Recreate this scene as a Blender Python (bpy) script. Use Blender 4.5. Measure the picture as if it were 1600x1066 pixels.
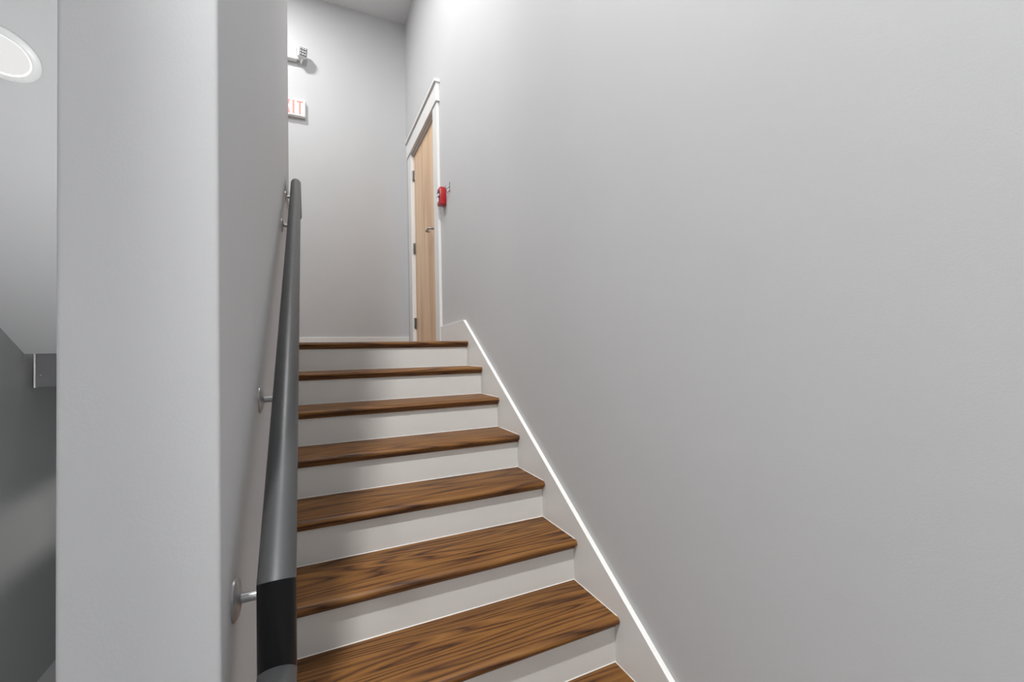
import bpy, bmesh, math, random
from mathutils import Vector, Matrix

# ------------------------------------------------------------------ reset
for o in list(bpy.data.objects):
    bpy.data.objects.remove(o, do_unlink=True)
scene = bpy.context.scene
COL = scene.collection

# ------------------------------------------------------------------ camera
F_PX = 670.16
YAW, PITCH, ROLL = 0.43859, 0.02112, -0.01958
CAM = Vector((-1.00416, -2.89787, -0.07074))
fw = Vector((math.sin(YAW) * math.cos(PITCH), math.cos(YAW) * math.cos(PITCH), math.sin(PITCH)))
rt = Vector((math.cos(YAW), -math.sin(YAW), 0))
up = rt.cross(fw)
r2 = math.cos(ROLL) * rt + math.sin(ROLL) * up
u2 = math.cos(ROLL) * up - math.sin(ROLL) * rt
cd = bpy.data.cameras.new('camera')
cd.sensor_width = 36.0
cd.lens = F_PX * 36.0 / 1600.0
cd.clip_start = 0.02
cam = bpy.data.objects.new('camera', cd)
COL.objects.link(cam)
M = Matrix((r2, u2, -fw)).transposed().to_4x4()
M.translation = CAM
cam.matrix_world = M
scene.camera = cam

# ------------------------------------------------------------------ world, exposure
world = bpy.data.worlds.new('world')
scene.world = world
world.use_nodes = True
world.node_tree.nodes['Background'].inputs[0].default_value = (0.8, 0.85, 0.9, 1)
world.node_tree.nodes['Background'].inputs[1].default_value = 0.0
vs = scene.view_settings
vs.view_transform = 'Standard'
vs.look = 'None'
vs.gamma = 1.0
vs.use_curve_mapping = False
vs.exposure = 0.69

P_LANDING = 27.0      # upper landing ceiling lamp
P_STAIR = 26.0        # high ceiling lamp over the head of the stairs
P_UNDER = 1.2         # added unseen fill lamp below the upper landing
P_HALL = 132.0        # high ceiling lamp over the lower hall
E_HALL_FILL = (66.0,)      # emission of an unseen fill globe added on the lower hall front wall
E_SOFFIT_FILL = 240.0       # emission of an unseen lamp added to brighten the soffit
E_DISC = 0.46         # emission of the disc lamp lens on the sloped soffit


def ceiling_light(name, loc, radius, watts, color=(0.985, 0.992, 1.0)):
    d = bpy.data.lights.new(name, 'AREA')
    d.shape = 'DISK'
    d.size = radius * 2
    d.energy = watts
    d.color = color
    o = bpy.data.objects.new(name, d)
    COL.objects.link(o)
    o.location = loc
    return o


# ------------------------------------------------------------------ dimensions
R, G, N = 0.1749, 0.26645, 0.0316          # rise, going, nosing overhang
NR = 10                                    # risers
SL = R / G
WALL_X = 0.020                             # face of the right wall (skirt face at x = 0)
BACK_Y = 2.075
CEIL_Z = 3.756
FLOOR_Z = -NR * R
LEFT_X = -2.3105
FRONT_Y = -5.2
DIV_A = Vector((-1.1172, -2.198, 0))       # near right corner of dividing wall
DIV_B = Vector((-1.1366, 0.502, 0))        # far right corner
DIV_T = 0.166
SOF_Y, SOF_Z = 0.099, -0.042               # lower edge of sloped soffit
SOF_TOP_Y = -2.75
SOF_TOP_Z = SOF_Z + (SOF_Y - SOF_TOP_Y) * SL


# ------------------------------------------------------------------ mesh helpers
def link(name, bm, mat, parent=None, smooth=None):
    me = bpy.data.meshes.new(name)
    bmesh.ops.recalc_face_normals(bm, faces=bm.faces[:])
    bm.to_mesh(me)
    bm.free()
    if mat is not None:
        me.materials.append(mat)
    if smooth is not None:
        me.polygons.foreach_set('use_smooth', [True] * len(me.polygons))
        me.set_sharp_from_angle(angle=math.radians(smooth))
    o = bpy.data.objects.new(name, me)
    COL.objects.link(o)
    if parent is not None:
        o.parent = parent
    return o


def struct(name, bm, mat, label, parent=None, smooth=None):
    o = link(name, bm, mat, parent, smooth)
    o['kind'] = 'structure'
    if label:
        o['label'] = label
    return o


def empty(name, loc, label, cat, group=None, rotz=0.0):
    o = bpy.data.objects.new(name, None)
    o.empty_display_size = 0.05
    COL.objects.link(o)
    o.location = loc
    o.rotation_euler = (0, 0, rotz)
    o['label'] = label
    if cat:
        o['category'] = cat
    if group:
        o['group'] = group
    return o


def box(bm, x0, x1, y0, y1, z0, z1, bev=0.0, seg=2):
    vs_ = [bm.verts.new((x, y, z)) for x in (x0, x1) for y in (y0, y1) for z in (z0, z1)]
    f = [(0, 1, 3, 2), (4, 6, 7, 5), (0, 4, 5, 1), (2, 3, 7, 6), (0, 2, 6, 4), (1, 5, 7, 3)]
    faces = [bm.faces.new([vs_[i] for i in q]) for q in f]
    if bev > 0:
        edges = list({e for fc in faces for e in fc.edges})
        bmesh.ops.bevel(bm, geom=edges, offset=bev, segments=seg, profile=0.5, affect='EDGES')
    return bm


def prism(bm, pts, axis, a0, a1, bev=0.0):
    """pts: 2D polygon; axis 'x': pts are (y,z); 'y': (x,z); 'z': (x,y)."""
    def mk(p, a):
        if axis == 'x':
            return (a, p[0], p[1])
        if axis == 'y':
            return (p[0], a, p[1])
        return (p[0], p[1], a)
    A = [bm.verts.new(mk(p, a0)) for p in pts]
    B = [bm.verts.new(mk(p, a1)) for p in pts]
    n = len(pts)
    fs = [bm.faces.new(A), bm.faces.new(list(reversed(B)))]
    for i in range(n):
        j = (i + 1) % n
        fs.append(bm.faces.new([A[i], B[i], B[j], A[j]]))
    if bev > 0:
        edges = list(fs[0].edges) + list(fs[1].edges)
        bmesh.ops.bevel(bm, geom=edges, offset=bev, segments=2, profile=0.5, affect='EDGES')
    return bm


def tube(bm, path, rad, nseg=24, cap=True):
    """mitred round tube along a polyline"""
    pts = [Vector(p) for p in path]
    rings = []
    d0 = (pts[1] - pts[0]).normalized()
    ref = Vector((1, 0, 0)) if abs(d0.x) < 0.9 else Vector((0, 0, 1))
    for i, p in enumerate(pts):
        if i == 0:
            t = d0
            pl = d0
        elif i == len(pts) - 1:
            t = (pts[i] - pts[i - 1]).normalized()
            pl = t
        else:
            t = (pts[i] - pts[i - 1]).normalized()
            tn = (pts[i + 1] - pts[i]).normalized()
            pl = (t + tn).normalized()
        a = (ref - t * ref.dot(t)).normalized()
        b = t.cross(a)
        ring = []
        for k in range(nseg):
            an = 2 * math.pi * k / nseg
            q = p + (a * math.cos(an) + b * math.sin(an)) * rad
            s = (p - q).dot(pl) / t.dot(pl)      # slide along t into mitre plane
            ring.append(bm.verts.new(q + t * s))
        rings.append(ring)
        ref = a
    for i in range(len(rings) - 1):
        for k in range(nseg):
            l = (k + 1) % nseg
            bm.faces.new([rings[i][k], rings[i][l], rings[i + 1][l], rings[i + 1][k]])
    if cap:
        bm.faces.new(list(reversed(rings[0])))
        bm.faces.new(rings[-1])
    return bm


def arc_path(p0, p1, p2, rad, n=6):
    """points rounding the corner p1"""
    p0, p1, p2 = Vector(p0), Vector(p1), Vector(p2)
    a = (p0 - p1).normalized()
    b = (p2 - p1).normalized()
    out = []
    s, e = p1 + a * rad, p1 + b * rad
    for i in range(n + 1):
        t = i / n
        out.append((1 - t) ** 2 * s + 2 * t * (1 - t) * p1 + t * t * e)
    return out


def lathe(bm, prof, M4=Matrix(), nseg=40):
    """prof: (r, z) list; revolve about z, then transform"""
    rings = []
    for r, z in prof:
        if r < 1e-6:
            rings.append([bm.verts.new(M4 @ Vector((0, 0, z)))])
        else:
            rings.append([bm.verts.new(M4 @ Vector((r * math.cos(2 * math.pi * k / nseg),
                                                    r * math.sin(2 * math.pi * k / nseg), z)))
                          for k in range(nseg)])
    for i in range(len(rings) - 1):
        A, B = rings[i], rings[i + 1]
        for k in range(nseg):
            l = (k + 1) % nseg
            if len(A) == 1 and len(B) == 1:
                continue
            if len(A) == 1:
                bm.faces.new([A[0], B[l], B[k]])
            elif len(B) == 1:
                bm.faces.new([A[k], A[l], B[0]])
            else:
                bm.faces.new([A[k], A[l], B[l], B[k]])
    return bm


# ------------------------------------------------------------------ materials
def new_mat(name):
    m = bpy.data.materials.new(name)
    m.use_nodes = True
    nt = m.node_tree
    return m, nt, nt.nodes['Principled BSDF']


def nn(nt, typ, **kw):
    n = nt.nodes.new(typ)
    for k, v in kw.items():
        setattr(n, k, v)
    return n


def paint(name, col, rough, bump=0.02, scale=220.0, var=0.02, spec=0.5, big=0.0):
    m, nt, b = new_mat(name)
    tc = nn(nt, 'ShaderNodeTexCoord')
    no = nn(nt, 'ShaderNodeTexNoise')
    no.inputs['Scale'].default_value = 2.3
    no.inputs['Detail'].default_value = 4
    nt.links.new(tc.outputs['Object'], no.inputs['Vector'])
    ramp = nn(nt, 'ShaderNodeMapRange')
    ramp.inputs['From Min'].default_value = 0.3
    ramp.inputs['From Max'].default_value = 0.7
    ramp.inputs['To Min'].default_value = 1 - var
    ramp.inputs['To Max'].default_value = 1 + var
    nt.links.new(no.outputs['Fac'], ramp.inputs['Value'])
    mx = nn(nt, 'ShaderNodeVectorMath', operation='SCALE')
    mx.inputs[0].default_value = col
    nt.links.new(ramp.outputs['Result'], mx.inputs['Scale'])
    nt.links.new(mx.outputs['Vector'], b.inputs['Base Color'])
    b.inputs['Roughness'].default_value = rough
    b.inputs['Specular IOR Level'].default_value = spec
    n2 = nn(nt, 'ShaderNodeTexNoise')
    n2.inputs['Scale'].default_value = scale
    n2.inputs['Detail'].default_value = 2
    nt.links.new(tc.outputs['Object'], n2.inputs['Vector'])
    bp = nn(nt, 'ShaderNodeBump')
    bp.inputs['Strength'].default_value = bump
    bp.inputs['Distance'].default_value = 0.01
    nt.links.new(n2.outputs['Fac'], bp.inputs['Height'])
    last = bp
    if big > 0:
        n3 = nn(nt, 'ShaderNodeTexNoise')
        n3.inputs['Scale'].default_value = 9.0
        n3.inputs['Detail'].default_value = 3
        nt.links.new(tc.outputs['Object'], n3.inputs['Vector'])
        bp2 = nn(nt, 'ShaderNodeBump')
        bp2.inputs['Strength'].default_value = big
        bp2.inputs['Distance'].default_value = 0.02
        nt.links.new(n3.outputs['Fac'], bp2.inputs['Height'])
        nt.links.new(bp.outputs['Normal'], bp2.inputs['Normal'])
        last = bp2
    nt.links.new(last.outputs['Normal'], b.inputs['Normal'])
    return m


def wood(name, stops, along, fine, rough, ring_scale, ring_dist, coat=0.0, bump=0.05, grain_mix=0.5):
    """along: axis index of the grain; stops: colour ramp [(pos,(r,g,b))]"""
    m, nt, b = new_mat(name)
    tc = nn(nt, 'ShaderNodeTexCoord')
    oi = nn(nt, 'ShaderNodeObjectInfo')
    rnd = nn(nt, 'ShaderNodeVectorMath', operation='SCALE')
    rnd.inputs[0].default_value = (37.0, 11.0, 23.0)
    nt.links.new(oi.outputs['Random'], rnd.inputs['Scale'])
    add = nn(nt, 'ShaderNodeVectorMath', operation='ADD')
    nt.links.new(tc.outputs['Object'], add.inputs[0])
    nt.links.new(rnd.outputs['Vector'], add.inputs[1])
    # long distorted rings -> cathedral grain
    mp = nn(nt, 'ShaderNodeMapping')
    sc = [1.0, 1.0, 1.0]
    sc[along] = 0.075
    mp.inputs['Scale'].default_value = sc
    nt.links.new(add.outputs['Vector'], mp.inputs['Vector'])
    big = nn(nt, 'ShaderNodeTexNoise')
    big.inputs['Scale'].default_value = ring_scale
    big.inputs['Detail'].default_value = 1.5
    big.inputs['Roughness'].default_value = 0.4
    nt.links.new(mp.outputs['Vector'], big.inputs['Vector'])
    mul = nn(nt, 'ShaderNodeMath', operation='MULTIPLY')
    mul.inputs[1].default_value = ring_dist
    nt.links.new(big.outputs['Fac'], mul.inputs[0])
    sn = nn(nt, 'ShaderNodeMath', operation='PINGPONG')
    sn.inputs[1].default_value = 1.0
    nt.links.new(mul.outputs['Value'], sn.inputs[0])
    # fine pores
    mp2 = nn(nt, 'ShaderNodeMapping')
    sc2 = [fine, fine, fine]
    sc2[along] = fine * 0.03
    mp2.inputs['Scale'].default_value = sc2
    nt.links.new(add.outputs['Vector'], mp2.inputs['Vector'])
    fn = nn(nt, 'ShaderNodeTexNoise')
    fn.inputs['Scale'].default_value = 1.0
    fn.inputs['Detail'].default_value = 5
    fn.inputs['Roughness'].default_value = 0.7
    nt.links.new(mp2.outputs['Vector'], fn.inputs['Vector'])
    mix = nn(nt, 'ShaderNodeMix')
    mix.data_type = 'FLOAT'
    mix.inputs[0].default_value = grain_mix
    nt.links.new(sn.outputs['Value'], mix.inputs[2])
    nt.links.new(fn.outputs['Fac'], mix.inputs[3])
    rp = nn(nt, 'ShaderNodeValToRGB')
    el = rp.color_ramp.elements
    while len(el) > 1:
        el.remove(el[-1])
    el[0].position = stops[0][0]
    el[0].color = (*stops[0][1], 1)
    for p, c in stops[1:]:
        e = el.new(p)
        e.color = (*c, 1)
    nt.links.new(mix.outputs[0], rp.inputs['Fac'])
    nt.links.new(rp.outputs['Color'], b.inputs['Base Color'])
    b.inputs['Roughness'].default_value = rough
    b.inputs['Coat Weight'].default_value = coat
    b.inputs['Coat Roughness'].default_value = 0.25
    bp = nn(nt, 'ShaderNodeBump')
    bp.inputs['Strength'].default_value = bump
    bp.inputs['Distance'].default_value = 0.004
    nt.links.new(mix.outputs[0], bp.inputs['Height'])
    nt.links.new(bp.outputs['Normal'], b.inputs['Normal'])
    return m


def metal(name, col, rough, metallic=1.0, noise=0.1, streak=None):
    m, nt, b = new_mat(name)
    b.inputs['Base Color'].default_value = (*col, 1)
    b.inputs['Metallic'].default_value = metallic
    tc = nn(nt, 'ShaderNodeTexCoord')
    no = nn(nt, 'ShaderNodeTexNoise')
    no.inputs['Scale'].default_value = 60
    no.inputs['Detail'].default_value = 4
    nt.links.new(tc.outputs['Object'], no.inputs['Vector'])
    mr = nn(nt, 'ShaderNodeMapRange')
    mr.inputs['To Min'].default_value = rough - noise
    mr.inputs['To Max'].default_value = rough + noise
    nt.links.new(no.outputs['Fac'], mr.inputs['Value'])
    nt.links.new(mr.outputs['Result'], b.inputs['Roughness'])
    return m


def plain(name, col, rough=0.4, spec=0.5):
    m, nt, b = new_mat(name)
    tc = nn(nt, 'ShaderNodeTexCoord')
    no = nn(nt, 'ShaderNodeTexNoise')
    no.inputs['Scale'].default_value = 35
    nt.links.new(tc.outputs['Object'], no.inputs['Vector'])
    mr = nn(nt, 'ShaderNodeMapRange')
    mr.inputs['To Min'].default_value = 0.94
    mr.inputs['To Max'].default_value = 1.06
    nt.links.new(no.outputs['Fac'], mr.inputs['Value'])
    mx = nn(nt, 'ShaderNodeVectorMath', operation='SCALE')
    mx.inputs[0].default_value = col
    nt.links.new(mr.outputs['Result'], mx.inputs['Scale'])
    nt.links.new(mx.outputs['Vector'], b.inputs['Base Color'])
    b.inputs['Roughness'].default_value = rough
    b.inputs['Specular IOR Level'].default_value = spec
    return m


def glow(name, col, strength, base=(0.8, 0.8, 0.8)):
    m, nt, b = new_mat(name)
    b.inputs['Base Color'].default_value = (*base, 1)
    b.inputs['Emission Color'].default_value = (*col, 1)
    b.inputs['Emission Strength'].default_value = strength
    return m


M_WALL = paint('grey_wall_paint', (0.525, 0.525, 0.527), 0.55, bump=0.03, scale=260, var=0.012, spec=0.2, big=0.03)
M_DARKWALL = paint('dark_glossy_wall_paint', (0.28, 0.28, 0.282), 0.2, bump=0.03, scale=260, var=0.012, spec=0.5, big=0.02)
M_CEILW = paint('ceiling_white_paint', (0.76, 0.76, 0.76), 0.7, bump=0.03, scale=200, var=0.012, spec=0.3)
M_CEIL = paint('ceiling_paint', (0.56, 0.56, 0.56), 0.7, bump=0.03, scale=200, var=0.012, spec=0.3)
M_TRIM = paint('white_trim_paint', (0.74, 0.728, 0.705), 0.35, bump=0.012, scale=120, var=0.02, spec=0.5)
M_CAULK = plain('white_caulk', (0.72, 0.70, 0.66), 0.5)
M_RISER = paint('riser_paint', (0.64, 0.63, 0.60), 0.38, bump=0.015, scale=120, var=0.03, spec=0.5)
M_OAK = wood('stained_oak',
             [(0.22, (0.016, 0.006, 0.002)), (0.32, (0.060, 0.022, 0.006)), (0.42, (0.128, 0.051, 0.013)),
              (0.60, (0.178, 0.076, 0.018)), (0.90, (0.26, 0.125, 0.032))],
             0, 210.0, 0.46, 11.0, 22.0, coat=0.0, bump=0.06, grain_mix=0.6)
M_OAK.node_tree.nodes['Principled BSDF'].inputs['Specular IOR Level'].default_value = 0.3
M_MAPLE = wood('maple_veneer',
               [(0.2, (0.56, 0.35, 0.20)), (0.5, (0.66, 0.44, 0.265)), (0.8, (0.72, 0.51, 0.33))],
               2, 90.0, 0.42, 5.0, 7.0, coat=0.1, bump=0.01, grain_mix=0.45)
M_RAIL = metal('grey_rail_metal', (0.062, 0.063, 0.064), 0.40, metallic=0.25, noise=0.05)
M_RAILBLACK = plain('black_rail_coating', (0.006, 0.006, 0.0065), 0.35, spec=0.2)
M_CHROME = metal('satin_nickel', (0.36, 0.36, 0.36), 0.33, metallic=0.7, noise=0.05)
M_HINGE = metal('dull_nickel', (0.30, 0.29, 0.27), 0.35, metallic=0.9, noise=0.05)
M_STEEL = plain('grey_painted_steel', (0.13, 0.13, 0.133), 0.4)
M_RED = plain('red_plastic', (0.40, 0.008, 0.014), 0.3)
M_BLACK = plain('black_plastic', (0.015, 0.015, 0.016), 0.4)
M_WPLASTIC = plain('white_plastic', (0.78, 0.78, 0.77), 0.35)
M_CLEAR = plain('frosted_lens', (0.62, 0.63, 0.64), 0.15)
M_LED = glow('led_lens', (1.0, 0.99, 0.98), E_DISC, base=(0.05, 0.05, 0.05))
M_LEDOFF = glow('lamp_lens', (1.0, 0.985, 0.96), 6.0)
M_EXIT = glow('exit_letter_glow', (1.0, 0.24, 0.20), 0.72, base=(0.45, 0.08, 0.07))
M_LEDRIM = glow('led_lens_rim', (1.0, 0.985, 0.96), 1.1)
M_SOFFIT_FILL = glow('soffit_fill_glow', (0.985, 0.992, 1.0), E_SOFFIT_FILL)
M_HALL_FILL = [glow('hall_fill_glow', (0.985, 0.992, 1.0), e) for e in E_HALL_FILL]
M_CONC = paint('grey_floor', (0.36, 0.36, 0.36), 0.45, bump=0.03, scale=60, var=0.06)


# ------------------------------------------------------------------ shell
OP_Y0, OP_Y1, OP_Z1 = 0.812, 1.757, 2.085       # door opening in the right wall

bm = bmesh.new()
t = 0.12
prism(bm, [(FRONT_Y, FLOOR_Z), (OP_Y0, FLOOR_Z), (OP_Y0, CEIL_Z), (FRONT_Y, CEIL_Z)], 'x', WALL_X, WALL_X + t)
prism(bm, [(OP_Y1, FLOOR_Z), (BACK_Y, FLOOR_Z), (BACK_Y, CEIL_Z), (OP_Y1, CEIL_Z)], 'x', WALL_X, WALL_X + t)
prism(bm, [(OP_Y0, OP_Z1), (OP_Y1, OP_Z1), (OP_Y1, CEIL_Z), (OP_Y0, CEIL_Z)], 'x', WALL_X, WALL_X + t)
prism(bm, [(OP_Y0, FLOOR_Z), (OP_Y1, FLOOR_Z), (OP_Y1, 0.0), (OP_Y0, 0.0)], 'x', WALL_X, WALL_X + t)
struct('wall_right', bm, M_WALL, 'tall plain light grey painted wall beside the stairs')

struct('wall_back', box(bmesh.new(), LEFT_X - .12, WALL_X + .12, BACK_Y, BACK_Y + .12, FLOOR_Z, CEIL_Z), M_WALL,
       'grey wall at the back of the upper landing behind the exit sign')
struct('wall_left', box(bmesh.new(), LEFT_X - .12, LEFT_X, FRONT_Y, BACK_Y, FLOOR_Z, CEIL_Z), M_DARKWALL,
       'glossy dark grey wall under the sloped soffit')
struct('wall_front', box(bmesh.new(), LEFT_X - .12, WALL_X + .12, FRONT_Y - .12, FRONT_Y, FLOOR_Z, CEIL_Z), M_WALL,
       'grey lobby wall facing the foot of the stairs')
struct('ceiling', box(bmesh.new(), LEFT_X - .12, WALL_X + .12, FRONT_Y - .12, BACK_Y + .12, CEIL_Z, CEIL_Z + .1), M_CEILW,
       'flat grey ceiling high above the upper landing')
struct('floor', box(bmesh.new(), LEFT_X - .12, WALL_X + .12, FRONT_Y - .12, BACK_Y + .12, FLOOR_Z - .1, FLOOR_Z), M_CONC,
       'grey floor of the lower hall')

# dividing wall, slightly out of square, with softly rounded corners
bm = bmesh.new()
dl = Vector((-DIV_T, 0, 0))
pts = [DIV_A, DIV_B, DIV_B + dl, DIV_A + dl]
prism(bm, [(p.x, p.y) for p in pts], 'z', FLOOR_Z, CEIL_Z)
ve = [e for e in bm.edges if abs(e.verts[0].co.z - e.verts[1].co.z) > 1]
bmesh.ops.bevel(bm, geom=ve, offset=0.006, segments=4, profile=0.5, affect='EDGES')
struct('wall_divider', bm, M_WALL, 'grey dividing wall with a blunt end that carries the handrail', smooth=40)

# sloped soffit of the flight above (left of the divider)
th = 0.16
bm = bmesh.new()
prism(bm, [(SOF_Y, SOF_Z), (SOF_TOP_Y, SOF_TOP_Z), (SOF_TOP_Y, SOF_TOP_Z + th * 1.2), (SOF_Y, SOF_Z + 0.04)], 'x',
      LEFT_X, DIV_A.x - DIV_T + 0.0)
struct('ceiling_sloped', bm, M_CEIL, 'sloping grey soffit under the flight above with a round lamp')
# landing slab at the head of the flight above
struct('ceiling_slab', box(bmesh.new(), LEFT_X, DIV_A.x - DIV_T, SOF_TOP_Y - 1.2, SOF_TOP_Y, SOF_TOP_Z, SOF_TOP_Z + 0.19), M_CEIL,
       'grey slab at the head of the flight above')

# upper landing
bm = bmesh.new()
box(bm, DIV_A.x, WALL_X, 0.02, BACK_Y, -0.20, -0.029)
struct('landing_slab', bm, M_STEEL, 'slab under the upper landing')
bm = bmesh.new()
box(bm, LEFT_X, DIV_A.x, 0.52, BACK_Y, -0.20, -0.029)
struct('landing_slab', bm, M_STEEL, 'slab under the left half of the upper landing')
# landing floorboards
land = empty('floor_landing', (0, 0, 0), 'stained oak boards of the upper landing', None)
land['kind'] = 'structure'
y = G * 0.75
i = 0
pw = 0.125
while y < BACK_Y - 0.005:
    y1 = min(y + pw, BACK_Y)
    b_ = bmesh.new()
    x0 = DIV_A.x - 0.005 if y1 < 0.53 else LEFT_X
    box(b_, x0 + 0.002, WALL_X - 0.001, y + 0.001, y1 - 0.001, -0.029, 0.0, 0.0015, 1)
    link('floor_board', b_, M_OAK, land)
    y += pw

# ------------------------------------------------------------------ staircase
stairs = empty('staircase', (0, 0, FLOOR_Z), 'straight flight of stained oak treads and white risers', 'staircase')
SX0 = DIV_A.x - 0.012


def stair_left(yy):
    k = (yy - DIV_A.y) / (DIV_B.y - DIV_A.y)
    return DIV_A.x + (DIV_B.x - DIV_A.x) * max(0.0, k)


# one tread mesh, built about its own nosing line: y 0 = riser face below, z 0 = top
TT = 0.0275
prof = []
rr = TT / 2
yb = G + 0.006
prof.append((yb, 0.0))
prof.append((-N + rr * 1.15, 0.0))
for k in range(0, 9):
    an = math.pi / 2 + math.pi * k / 8
    prof.append((-N + rr * 1.15 + rr * 1.15 * math.cos(an), -rr + rr * math.sin(an)))
prof.append((yb, -TT))
cl = []
for p in prof:
    if not cl or (abs(cl[-1][0] - p[0]) + abs(cl[-1][1] - p[1])) > 1e-5:
        cl.append(p)
bm = bmesh.new()
prism(bm, cl, 'x', SX0 + 0.016, -0.0005)
tread0 = link('tread', bm, M_OAK, stairs, smooth=30)
bm = bmesh.new()
mprof = [(0.0, -TT), (-0.017, -TT), (-0.0165, -TT - .004), (-0.012, -TT - .008), (-0.009, -TT - .013), (0.0, -TT - .0145)]
prism(bm, mprof, 'x', SX0 + 0.016, -0.0015)
mold0 = link('cove_moulding', bm, M_OAK, tread0)
bm = bmesh.new()
box(bm, SX0 + 0.015, 0.0, 0.0, 0.018, -R, -TT, 0.0)
riser0 = link('riser', bm, M_RISER, stairs)
# thin bead of caulk, also painting a bright edge line, where a tread meets the riser behind it and the skirt board
bm = bmesh.new()
prism(bm, [(G - 0.0024, 0.0), (G, 0.0), (G, 0.0024)], 'x', SX0 + 0.016, -0.0005)
prism(bm, [(-0.0024, 0.0), (-0.0002, 0.0), (-0.0002, 0.0024)], 'y', -N + 0.014, G)
caulk0 = link('caulk_bead', bm, M_CAULK, None)
for j in range(NR):
    loc = Vector((0, -j * G, -j * R - FLOOR_Z))
    if j == 0:
        tr, mo, ri = tread0, mold0, riser0
    else:
        tr, mo, ri = tread0.copy(), mold0.copy(), riser0.copy()
        for o in (tr, mo, ri):
            COL.objects.link(o)
        tr.parent = stairs
        ri.parent = stairs
        mo.parent = tr
    tr.location = loc
    ri.location = loc
    if j > 0:
        ck = caulk0 if j == 1 else caulk0.copy()
        if j > 1:
            COL.objects.link(ck)
        ck.parent = tr
tread0['label'] = 'landing nosing, the topmost tread'

# right skirt board
def nose_z(yy):
    return (yy + N) * SL


sk = 0.088
pts = [(0.667, 0.0), (0.667, 0.140), (0.070, nose_z(0.070) + sk), (-2.50, nose_z(-2.50) + sk), (-2.50, FLOOR_Z),
       (-2.36, FLOOR_Z), (-0.02, nose_z(-0.02) - 0.27), (0.015, nose_z(0.0) - 0.25), (0.019, 0.0)]
bm = bmesh.new()
prism(bm, pts, 'x', 0.0, WALL_X, 0.0022)
struct('trim_1', bm, M_TRIM, 'white skirt board running up the right wall beside the treads')
# left skirt board
pts = [(0.45, 0.0), (0.45, 0.140), (0.070, nose_z(0.070) + sk), (-2.19, nose_z(-2.19) + sk), (-2.19, nose_z(-2.19) - 0.25),
       (-0.02, nose_z(-0.02) - 0.27), (0.015, nose_z(0.0) - 0.25), (0.019, 0.0)]
bm = bmesh.new()
A = []
B = []
for p in pts:
    xl = stair_left(p[0])
    A.append(bm.verts.new((xl + 0.001, p[0], p[1])))
    B.append(bm.verts.new((max(xl + 0.019, SX0 + 0.0155), p[0], p[1])))
bm.faces.new(A)
bm.faces.new(list(reversed(B)))
for k in range(len(pts)):
    l = (k + 1) % len(pts)
    bm.faces.new([A[k], B[k], B[l], A[l]])
struct('trim_2', bm, M_TRIM, 'white skirt board along the dividing wall behind the handrail')

# ------------------------------------------------------------------ baseboards of the landing
bm = bmesh.new()
box(bm, LEFT_X, WALL_X - 0.001, BACK_Y - 0.016, BACK_Y, 0.0, 0.103, 0.003, 2)
struct('baseboard_back', bm, M_TRIM, 'white baseboard along the landing wall')

# ------------------------------------------------------------------ door in the right wall
door = empty('door_1', (WALL_X, (OP_Y0 + OP_Y1) / 2, 0), 'pale maple door with white casing at the top of the stairs', None)
door['kind'] = 'structure'
dy = (OP_Y0 + OP_Y1) / 2


def dpart(name, x0, x1, y0, y1, z0, z1, mat, bev=0.002, parent=door):
    b_ = bmesh.new()
    box(b_, x0, x1, y0 - dy, y1 - dy, z0, z1, bev, 2)
    return link(name, b_, mat, parent)


JT = 0.018
dpart('jamb', -0.002, 0.118, OP_Y0, OP_Y0 + JT, 0.0, OP_Z1 - JT, M_TRIM, 0.001)
dpart('jamb', -0.002, 0.118, OP_Y1 - JT, OP_Y1, 0.0, OP_Z1 - JT, M_TRIM, 0.001)
dpart('jamb', -0.002, 0.118, OP_Y0, OP_Y1, OP_Z1 - JT, OP_Z1, M_TRIM, 0.001)
leaf = dpart('door_leaf', 0.012, 0.056, OP_Y0 + JT + .003, OP_Y1 - JT - .003, 0.006, OP_Z1 - JT - .004, M_MAPLE, 0.002)
CW = 0.138
dpart('casing', -0.024, 0.0, OP_Y0 + 0.006 - CW, OP_Y0 + 0.006, 0.0, OP_Z1 + 0.006, M_TRIM)
dpart('casing', -0.024, 0.0, OP_Y1 - 0.006, OP_Y1 - 0.006 + CW, 0.0, OP_Z1 + 0.006, M_TRIM)
hc = dpart('head_casing', -0.034, 0.0, OP_Y0 - CW - 0.012, OP_Y1 + CW + 0.012, OP_Z1 + 0.006, OP_Z1 + 0.166, M_TRIM)
dpart('cap_moulding', -0.050, 0.0, OP_Y0 - CW - 0.024, OP_Y1 + CW + 0.022, OP_Z1 + 0.166, OP_Z1 + 0.192, M_TRIM, 0.003, hc)
for z in (0.24, 1.05, 1.845):
    b_ = bmesh.new()
    tube(b_, [(-0.004, OP_Y1 - JT - dy - 0.002, z - 0.057), (-0.004, OP_Y1 - JT - dy - 0.002, z + 0.057)], 0.0075, 12)
    box(b_, 0.004, 0.0125, OP_Y1 - JT - dy - 0.036, OP_Y1 - JT - dy - 0.001, z - 0.055, z + 0.055)
    link('hinge', b_, M_HINGE, door, smooth=40)
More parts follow.
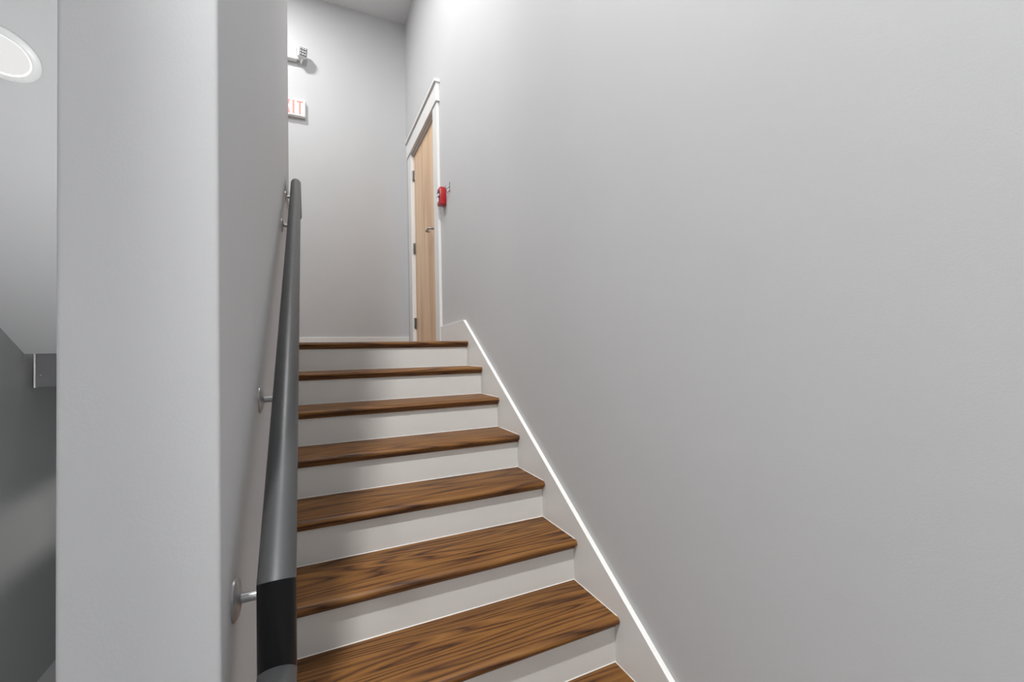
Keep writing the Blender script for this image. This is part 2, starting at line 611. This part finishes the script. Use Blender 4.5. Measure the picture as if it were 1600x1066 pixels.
# lever handle
hz, hy = 1.045, OP_Y0 + JT + 0.066
b_ = bmesh.new()
tube(b_, [Vector((0.0125, hy - dy, hz)), Vector((-0.030, hy - dy, hz))] , 0.011, 14)
path = [Vector((-0.020, hy - dy, hz))] + arc_path((-0.020, hy - dy, hz), (-0.050, hy - dy, hz), (-0.050, hy - dy + .1, hz), 0.016) + \
    arc_path((-0.050, hy - dy, hz), (-0.050, hy - dy + 0.112, hz), (-0.022, hy - dy + 0.112, hz), 0.016) + [Vector((-0.014, hy - dy + 0.112, hz))]
tube(b_, path, 0.0095, 12)
lev = link('lever_handle', b_, M_CHROME, door, smooth=40)
b_ = bmesh.new()
lathe(b_, [(0, .0), (.034, .0), (.034, .006), (.028, .010), (0, .010)],
      Matrix.Translation((0.0125, hy - dy, hz)) @ Matrix.Rotation(-math.pi / 2, 4, 'Y'), 28)
link('rose', b_, M_CHROME, lev, smooth=40)

# ------------------------------------------------------------------ handrail
RR = 0.0275
H = 0.985


def rail_x(yy):
    return -1.0555 - 0.0106 * (yy + 2.134)


def rail_c(yy):
    return nose_z(yy) + H - RR / math.cos(math.atan(SL))


y_low, y_k, y_end = -2.128, -0.012, 0.68
zc_low, zc_k = rail_c(y_low), rail_c(y_k)
drop = 0.135
p_low = Vector((rail_x(y_low), y_low, zc_low))
path = [Vector((rail_x(y_end), y_end, zc_k)),
        Vector((rail_x(y_k), y_k, zc_k)),
        p_low,
        p_low + Vector((0, 0, -drop - 0.005)),
        p_low + Vector((0.003, -0.28, -drop - 0.005))]
base = Vector((rail_x(y_low), y_low, FLOOR_Z))
rail = empty('handrail', (DIV_A.x, -1.0, 0), 'round grey metal handrail on brackets along the dividing wall', 'handrail')
off = Vector((DIV_A.x, -1.0, 0))
# mitred sweep, then cut into rail, black drop section and lower rail
tmp = bmesh.new()
tube(tmp, [p - off for p in path], RR, 32, cap=False)
tmp.verts.ensure_lookup_table()
rings = [[v.co.copy() for v in tmp.verts[i * 32:(i + 1) * 32]] for i in range(5)]
tmp.free()
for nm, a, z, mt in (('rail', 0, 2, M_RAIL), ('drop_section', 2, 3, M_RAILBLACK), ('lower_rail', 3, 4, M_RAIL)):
    b_ = bmesh.new()
    vr = [[b_.verts.new(c) for c in rings[i]] for i in range(a, z + 1)]
    for i in range(len(vr) - 1):
        for k in range(32):
            l = (k + 1) % 32
            b_.faces.new([vr[i][k], vr[i][l], vr[i + 1][l], vr[i + 1][k]])
    b_.faces.new(list(reversed(vr[0])))
    b_.faces.new(vr[-1])
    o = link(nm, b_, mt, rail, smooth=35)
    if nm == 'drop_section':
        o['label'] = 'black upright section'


def div_x(yy):
    k = (yy - DIV_A.y) / (DIV_B.y - DIV_A.y)
    return DIV_A.x + (DIV_B.x - DIV_A.x) * k


first = None
for yy in (-2.085, -1.665, -0.53, -0.09):
    xw = div_x(yy)
    xr = rail_x(yy)
    zc = rail_c(yy)
    zb = zc - 0.062
    O = Vector((xw, yy, zb))
    # arm from wall plate out and up to the underside of the rail
    b_ = bmesh.new()
    L = xr - xw
    path = [Vector((0.004, 0, 0))] + arc_path((0, 0, 0), (L, 0, 0), (L, 0, 0.06), 0.020) + [Vector((L, 0, 0.062 - RR + 0.004))]
    tube(b_, path, 0.0075, 12)
    br = link('bracket', b_, M_CHROME, rail, smooth=40)
    br.location = O - off
    b_ = bmesh.new()
    lathe(b_, [(0, 0), (.033, 0), (.033, .003), (.026, .0075), (.012, .010), (0, .010)],
          Matrix.Rotation(math.pi / 2, 4, 'Y'), 28)
    pl = link('wall_plate', b_, M_CHROME, br, smooth=40)
    b_ = bmesh.new()
    box(b_, L - .012, L + .012, -0.03, 0.03, 0.062 - RR - 0.004, 0.062 - RR + 0.006, 0.002, 1)
    sd = link('saddle', b_, M_CHROME, br)

# ------------------------------------------------------------------ emergency light and exit sign on the back wall
em = empty('emergency_light', (-1.26, BACK_Y, 3.065), 'white emergency light unit with swivel lamp heads above the exit sign', 'emergency light')
b_ = bmesh.new()
box(b_, -0.15, 0.15, -0.062, 0.0, -0.065, 0.065, 0.012, 3)
link('housing', b_, M_WPLASTIC, em, smooth=40)
for s in (-1, 1):
    hm = Matrix.Translation((s * 0.200, -0.088, 0.002)) @ Matrix.Rotation(s * math.radians(14), 4, 'Z') @ Matrix.Rotation(math.radians(16), 4, 'X')
    b_ = bmesh.new()
    box(b_, -0.046, 0.046, -0.040, 0.035, -0.052, 0.052, 0.014, 3)
    bmesh.ops.transform(b_, matrix=hm, verts=b_.verts[:])
    hd = link('lamp_head', b_, M_WPLASTIC, em, smooth=40)
    b_ = bmesh.new()
    box(b_, -0.034, 0.034, -0.0425, -0.038, -0.040, 0.040, 0.0015, 1)
    bmesh.ops.transform(b_, matrix=hm, verts=b_.verts[:])
    link('lamp_recess', b_, M_STEEL, hd)
    for a in (-1, 0, 1):
        for c in (-1, 0, 1):
            b_ = bmesh.new()
            lathe(b_, [(0.0, 0.008), (0.006, 0.0065), (0.0095, 0.0)],
                  hm @ Matrix.Translation((a * 0.0215, -0.0425, c * 0.0255)) @ Matrix.Rotation(math.pi / 2, 4, 'X'), 12)
            link('lens', b_, M_CLEAR, hd, smooth=60)
    b_ = bmesh.new()
    tube(b_, [(s * 0.140, -0.045, -0.045), (s * 0.185, -0.060, -0.048)], 0.016, 14)
    link('swivel_arm', b_, M_WPLASTIC, em, smooth=40)

ex = empty('exit_sign', (-1.188, BACK_Y, 2.503), 'white exit sign with glowing red letters on the landing wall', 'exit sign')
b_ = bmesh.new()
box(b_, -0.156, 0.156, -0.044, 0.0, -0.095, 0.095, 0.012, 3)
link('housing', b_, M_WPLASTIC, ex, smooth=40)
b_ = bmesh.new()
box(b_, -0.146, 0.146, -0.0465, -0.043, -0.085, 0.085, 0.001, 1)
link('face_plate', b_, M_WPLASTIC, ex)


def letter_boxes(ch):
    """strokes on a unit cell, w x 1"""
    w = 0.42
    s = 0.13
    if ch == 'E':
        return w, [[(0, 0), (s, 0), (s, 1), (0, 1)], [(s, 0), (w, 0), (w, s), (s, s)], [(s, .5 - s / 2), (w * .88, .5 - s / 2), (w * .88, .5 + s / 2), (s, .5 + s / 2)],
                   [(s, 1 - s), (w, 1 - s), (w, 1), (s, 1)]]
    if ch == 'X':
        return w, [[(0, 0), (s * 1.15, 0), (w, 1), (w - s * 1.15, 1)], [(w - s * 1.15, 0), (w, 0), (s * 1.15, 1), (0, 1)]]
    if ch == 'I':
        return s, [[(0, 0), (s, 0), (s, 1), (0, 1)]]
    return w, [[(w / 2 - s / 2, 0), (w / 2 + s / 2, 0), (w / 2 + s / 2, 1 - s), (w / 2 - s / 2, 1 - s)], [(0, 1 - s), (w, 1 - s), (w, 1), (0, 1)]]


hgt = 0.142
gap = 0.145
x = -0.128
for ch in 'EXIT':
    w, polys = letter_boxes(ch)
    for k, pl in enumerate(polys):
        pass
    b_ = bmesh.new()
    for k, pl in enumerate(polys):
        prism(b_, [(x + p[0] * hgt, (p[1] - 0.5) * hgt) for p in pl], 'y', -0.0482 - 0.0002 * k, -0.0460)
    link('letter', b_, M_EXIT, ex)
    x += (w + gap) * hgt

# ------------------------------------------------------------------ fire alarm pull station
fa = empty('fire_alarm_pull_station', (WALL_X, 0.545, 1.215), 'small red fire alarm pull station on the wall beside the door', 'fire alarm')
b_ = bmesh.new()
box(b_, -0.055, 0.0, -0.040, 0.046, -0.072, 0.072, 0.006, 2)
link('body', b_, M_RED, fa, smooth=40)
b_ = bmesh.new()
box(b_, -0.058, -0.053, -0.030, 0.036, -0.018, 0.045, 0.001, 1)
link('recess_plate', b_, M_BLACK, fa)
b_ = bmesh.new()
box(b_, -0.066, -0.056, -0.026, 0.032, -0.004, 0.014, 0.002, 1)
box(b_, -0.064, -0.056, -0.006, 0.012, -0.050, -0.003, 0.002, 1)
link('pull_handle', b_, M_WPLASTIC, fa)
b_ = bmesh.new()
lathe(b_, [(0, .006), (.005, .005), (.007, 0)], Matrix.Translation((-.055, .003, .057)) @ Matrix.Rotation(-math.pi / 2, 4, 'Y'), 14)
link('key_lock', b_, M_CHROME, fa)

# small metal hook
hk = empty('wall_hook', (WALL_X, 0.412, 1.25), 'tiny metal hook on the grey wall right of the red alarm', 'hook')
b_ = bmesh.new()
box(b_, -0.004, 0.0, -0.012, 0.012, -0.030, 0.042, 0.0015, 1)
link('plate', b_, M_CHROME, hk)
b_ = bmesh.new()
tube(b_, [(-0.003, 0, 0.012)] + arc_path((-0.003, 0, 0.012), (-0.034, 0, -0.020), (-0.034, 0, 0.03), 0.016) + [(-0.036, 0, 0.010)], 0.0042, 10)
tube(b_, [(-0.003, 0, -0.012)] + arc_path((-0.003, 0, -0.012), (-0.022, 0, -0.046), (-0.026, 0, -0.02), 0.011) + [(-0.027, 0, -0.026)], 0.0038, 10)
link('prong', b_, M_CHROME, hk, smooth=40)

# ------------------------------------------------------------------ beam below the landing edge (left of divider)
bx0, bx1 = LEFT_X + 0.030, DIV_B.x - DIV_T - 0.0
bmn = empty('landing_beam', ((bx0 + bx1) / 2, 0.16, -0.215), 'grey boxed beam below the landing edge beside the dividing wall', 'beam')
o0 = Vector(((bx0 + bx1) / 2, 0.16, -0.215))
b_ = bmesh.new()
box(b_, bx0 - o0.x, bx1 - o0.x, -0.035, 0.36, 0.0, 0.185, 0.003, 1)
link('beam_box', b_, M_STEEL, bmn)
b_ = bmesh.new()
box(b_, bx0 - o0.x - 0.006, bx0 - o0.x, -0.038, 0.36, -0.001, 0.185, 0.001, 1)
link('edge_trim', b_, M_TRIM, bmn)
b_ = bmesh.new()
lathe(b_, [(0, .006), (.005, .005), (.008, 0)], Matrix.Translation((bx0 - o0.x + .020, -.035, .060)) @ Matrix.Rotation(math.pi / 2, 4, 'X'), 12)
link('bolt', b_, M_CHROME, bmn)


# ------------------------------------------------------------------ lamps
def disc_lamp(name, label, loc, tilt, rl, ro, lens_mat, group=None):
    e = empty(name, loc, label, 'ceiling lamp', group)
    e.rotation_euler = (tilt, 0, 0)
    b1 = bmesh.new()
    lathe(b1, [(ro, 0.0), (ro, -0.006), (ro - 0.010, -0.013), (rl, -0.013), (rl - 0.001, -0.006)], Matrix(), 64)
    link('trim_ring', b1, M_WPLASTIC, e, smooth=50)
    b1 = bmesh.new()
    lathe(b1, [(0, -0.0075), (rl, -0.0075)], Matrix(), 64)
    link('lens', b1, lens_mat, e)
    b1 = bmesh.new()
    lathe(b1, [(rl - 0.004, -0.0085), (rl - 0.0005, -0.0085), (rl - 0.0005, -0.0076)], Matrix(), 64)
    link('lens_rim', b1, M_LEDRIM, e)
    return e


dy_, dx_ = -1.195, -1.796
dz_ = SOF_Z + (SOF_Y - dy_) * SL
disc_lamp('disc_lamp', 'round white disc lamp on the sloping soffit', (dx_, dy_, dz_ - 0.0005), -math.atan(SL), 0.062, 0.081, M_LED)

disc_lamp('disc_lamp', 'round disc lamp on the high ceiling over the upper landing', (-1.66, 1.12, CEIL_Z), 0, 0.11, 0.135, M_LEDOFF)
ceiling_light('landing_lamp_light', (-1.66, 1.12, CEIL_Z - 0.016), 0.105, P_LANDING)
disc_lamp('disc_lamp', 'round disc lamp on the high ceiling over the lower hall', (-1.40, -3.35, CEIL_Z), 0, 0.11, 0.135, M_LEDOFF)
ceiling_light('hall_lamp_light', (-1.40, -3.35, CEIL_Z - 0.016), 0.075, P_HALL)
e = empty('hall_fill_globe', (-1.95, FRONT_Y, 0.45), 'added fill globe on the front wall of the lower hall, out of view', 'added fill light')  # added behind the camera to even the light on the dividing wall end
b1 = bmesh.new()
box(b1, -0.06, 0.06, 0.0, 0.02, -0.06, 0.06, 0.004, 1)
link('back_plate', b1, M_WPLASTIC, e)
b1 = bmesh.new()
lathe(b1, [(0.11 * math.sin(a * math.pi / 12), 0.11 * math.cos(a * math.pi / 12)) if 0 < a < 12 else (0, 0.11 if a == 0 else -0.11) for a in range(13)],
      Matrix.Translation((0, 0.125, 0)), 20)
link('fill_globe', b1, M_HALL_FILL[0], e, smooth=60)
disc_lamp('disc_lamp', 'round disc lamp on the high ceiling over the head of the stairs', (-0.95, -0.25, CEIL_Z), 0, 0.11, 0.135, M_LEDOFF)
ceiling_light('stair_lamp_light', (-0.95, -0.25, CEIL_Z - 0.016), 0.105, P_STAIR)
disc_lamp('disc_lamp', 'added disc lamp below the upper landing, out of view', (-1.85, 1.25, -0.20), 0, 0.062, 0.086, M_LEDOFF)
ceiling_light('under_landing_fill', (-1.85, 1.25, -0.216), 0.058, P_UNDER)  # unseen fill, added for a glow in the glossy left wall

# unseen lamp added behind the dividing wall to brighten the soffit
e = empty('soffit_fill_lamp', (DIV_A.x - DIV_T - 0.004, -1.62, -0.35), 'added fill lamp on the far side of the dividing wall, out of view', 'added fill light')
b1 = bmesh.new()
box(b1, -0.012, 0.0, -0.05, 0.05, -0.07, 0.07, 0.003, 1)
link('back_plate', b1, M_WPLASTIC, e)
b1 = bmesh.new()
lathe(b1, [(0.0, 0.052), (0.020, 0.048), (0.036, 0.036), (0.045, 0.018), (0.045, -0.018), (0.036, -0.036), (0.020, -0.048), (0.0, -0.052)],
      Matrix.Translation((-0.06, 0, 0)), 20)
link('fill_globe', b1, M_SOFFIT_FILL, e, smooth=60)

# unseen louvred light added to cast a bright band on the left wall
M_STRIP = glow('band_light_strip', (1.0, 0.985, 0.95), 235.0)
xs = DIV_B.x - DIV_T - 0.004
e = empty('band_light', (xs, 0.33, -0.835), 'added louvred light out of view, casting a bright band on the left wall', 'added fill light')
b1 = bmesh.new()
box(b1, -0.090, 0.0, -0.16, 0.16, 0.002, 0.020, 0.001, 1)
box(b1, -0.090, 0.0, -0.16, 0.16, -0.045, -0.027, 0.001, 1)
box(b1, -0.006, 0.0, -0.16, 0.16, -0.027, 0.002)
link('hood', b1, M_STEEL, e)
b1 = bmesh.new()
box(b1, -0.009, -0.0062, -0.15, 0.15, -0.010, 0.001)
link('light_strip', b1, M_STRIP, e)
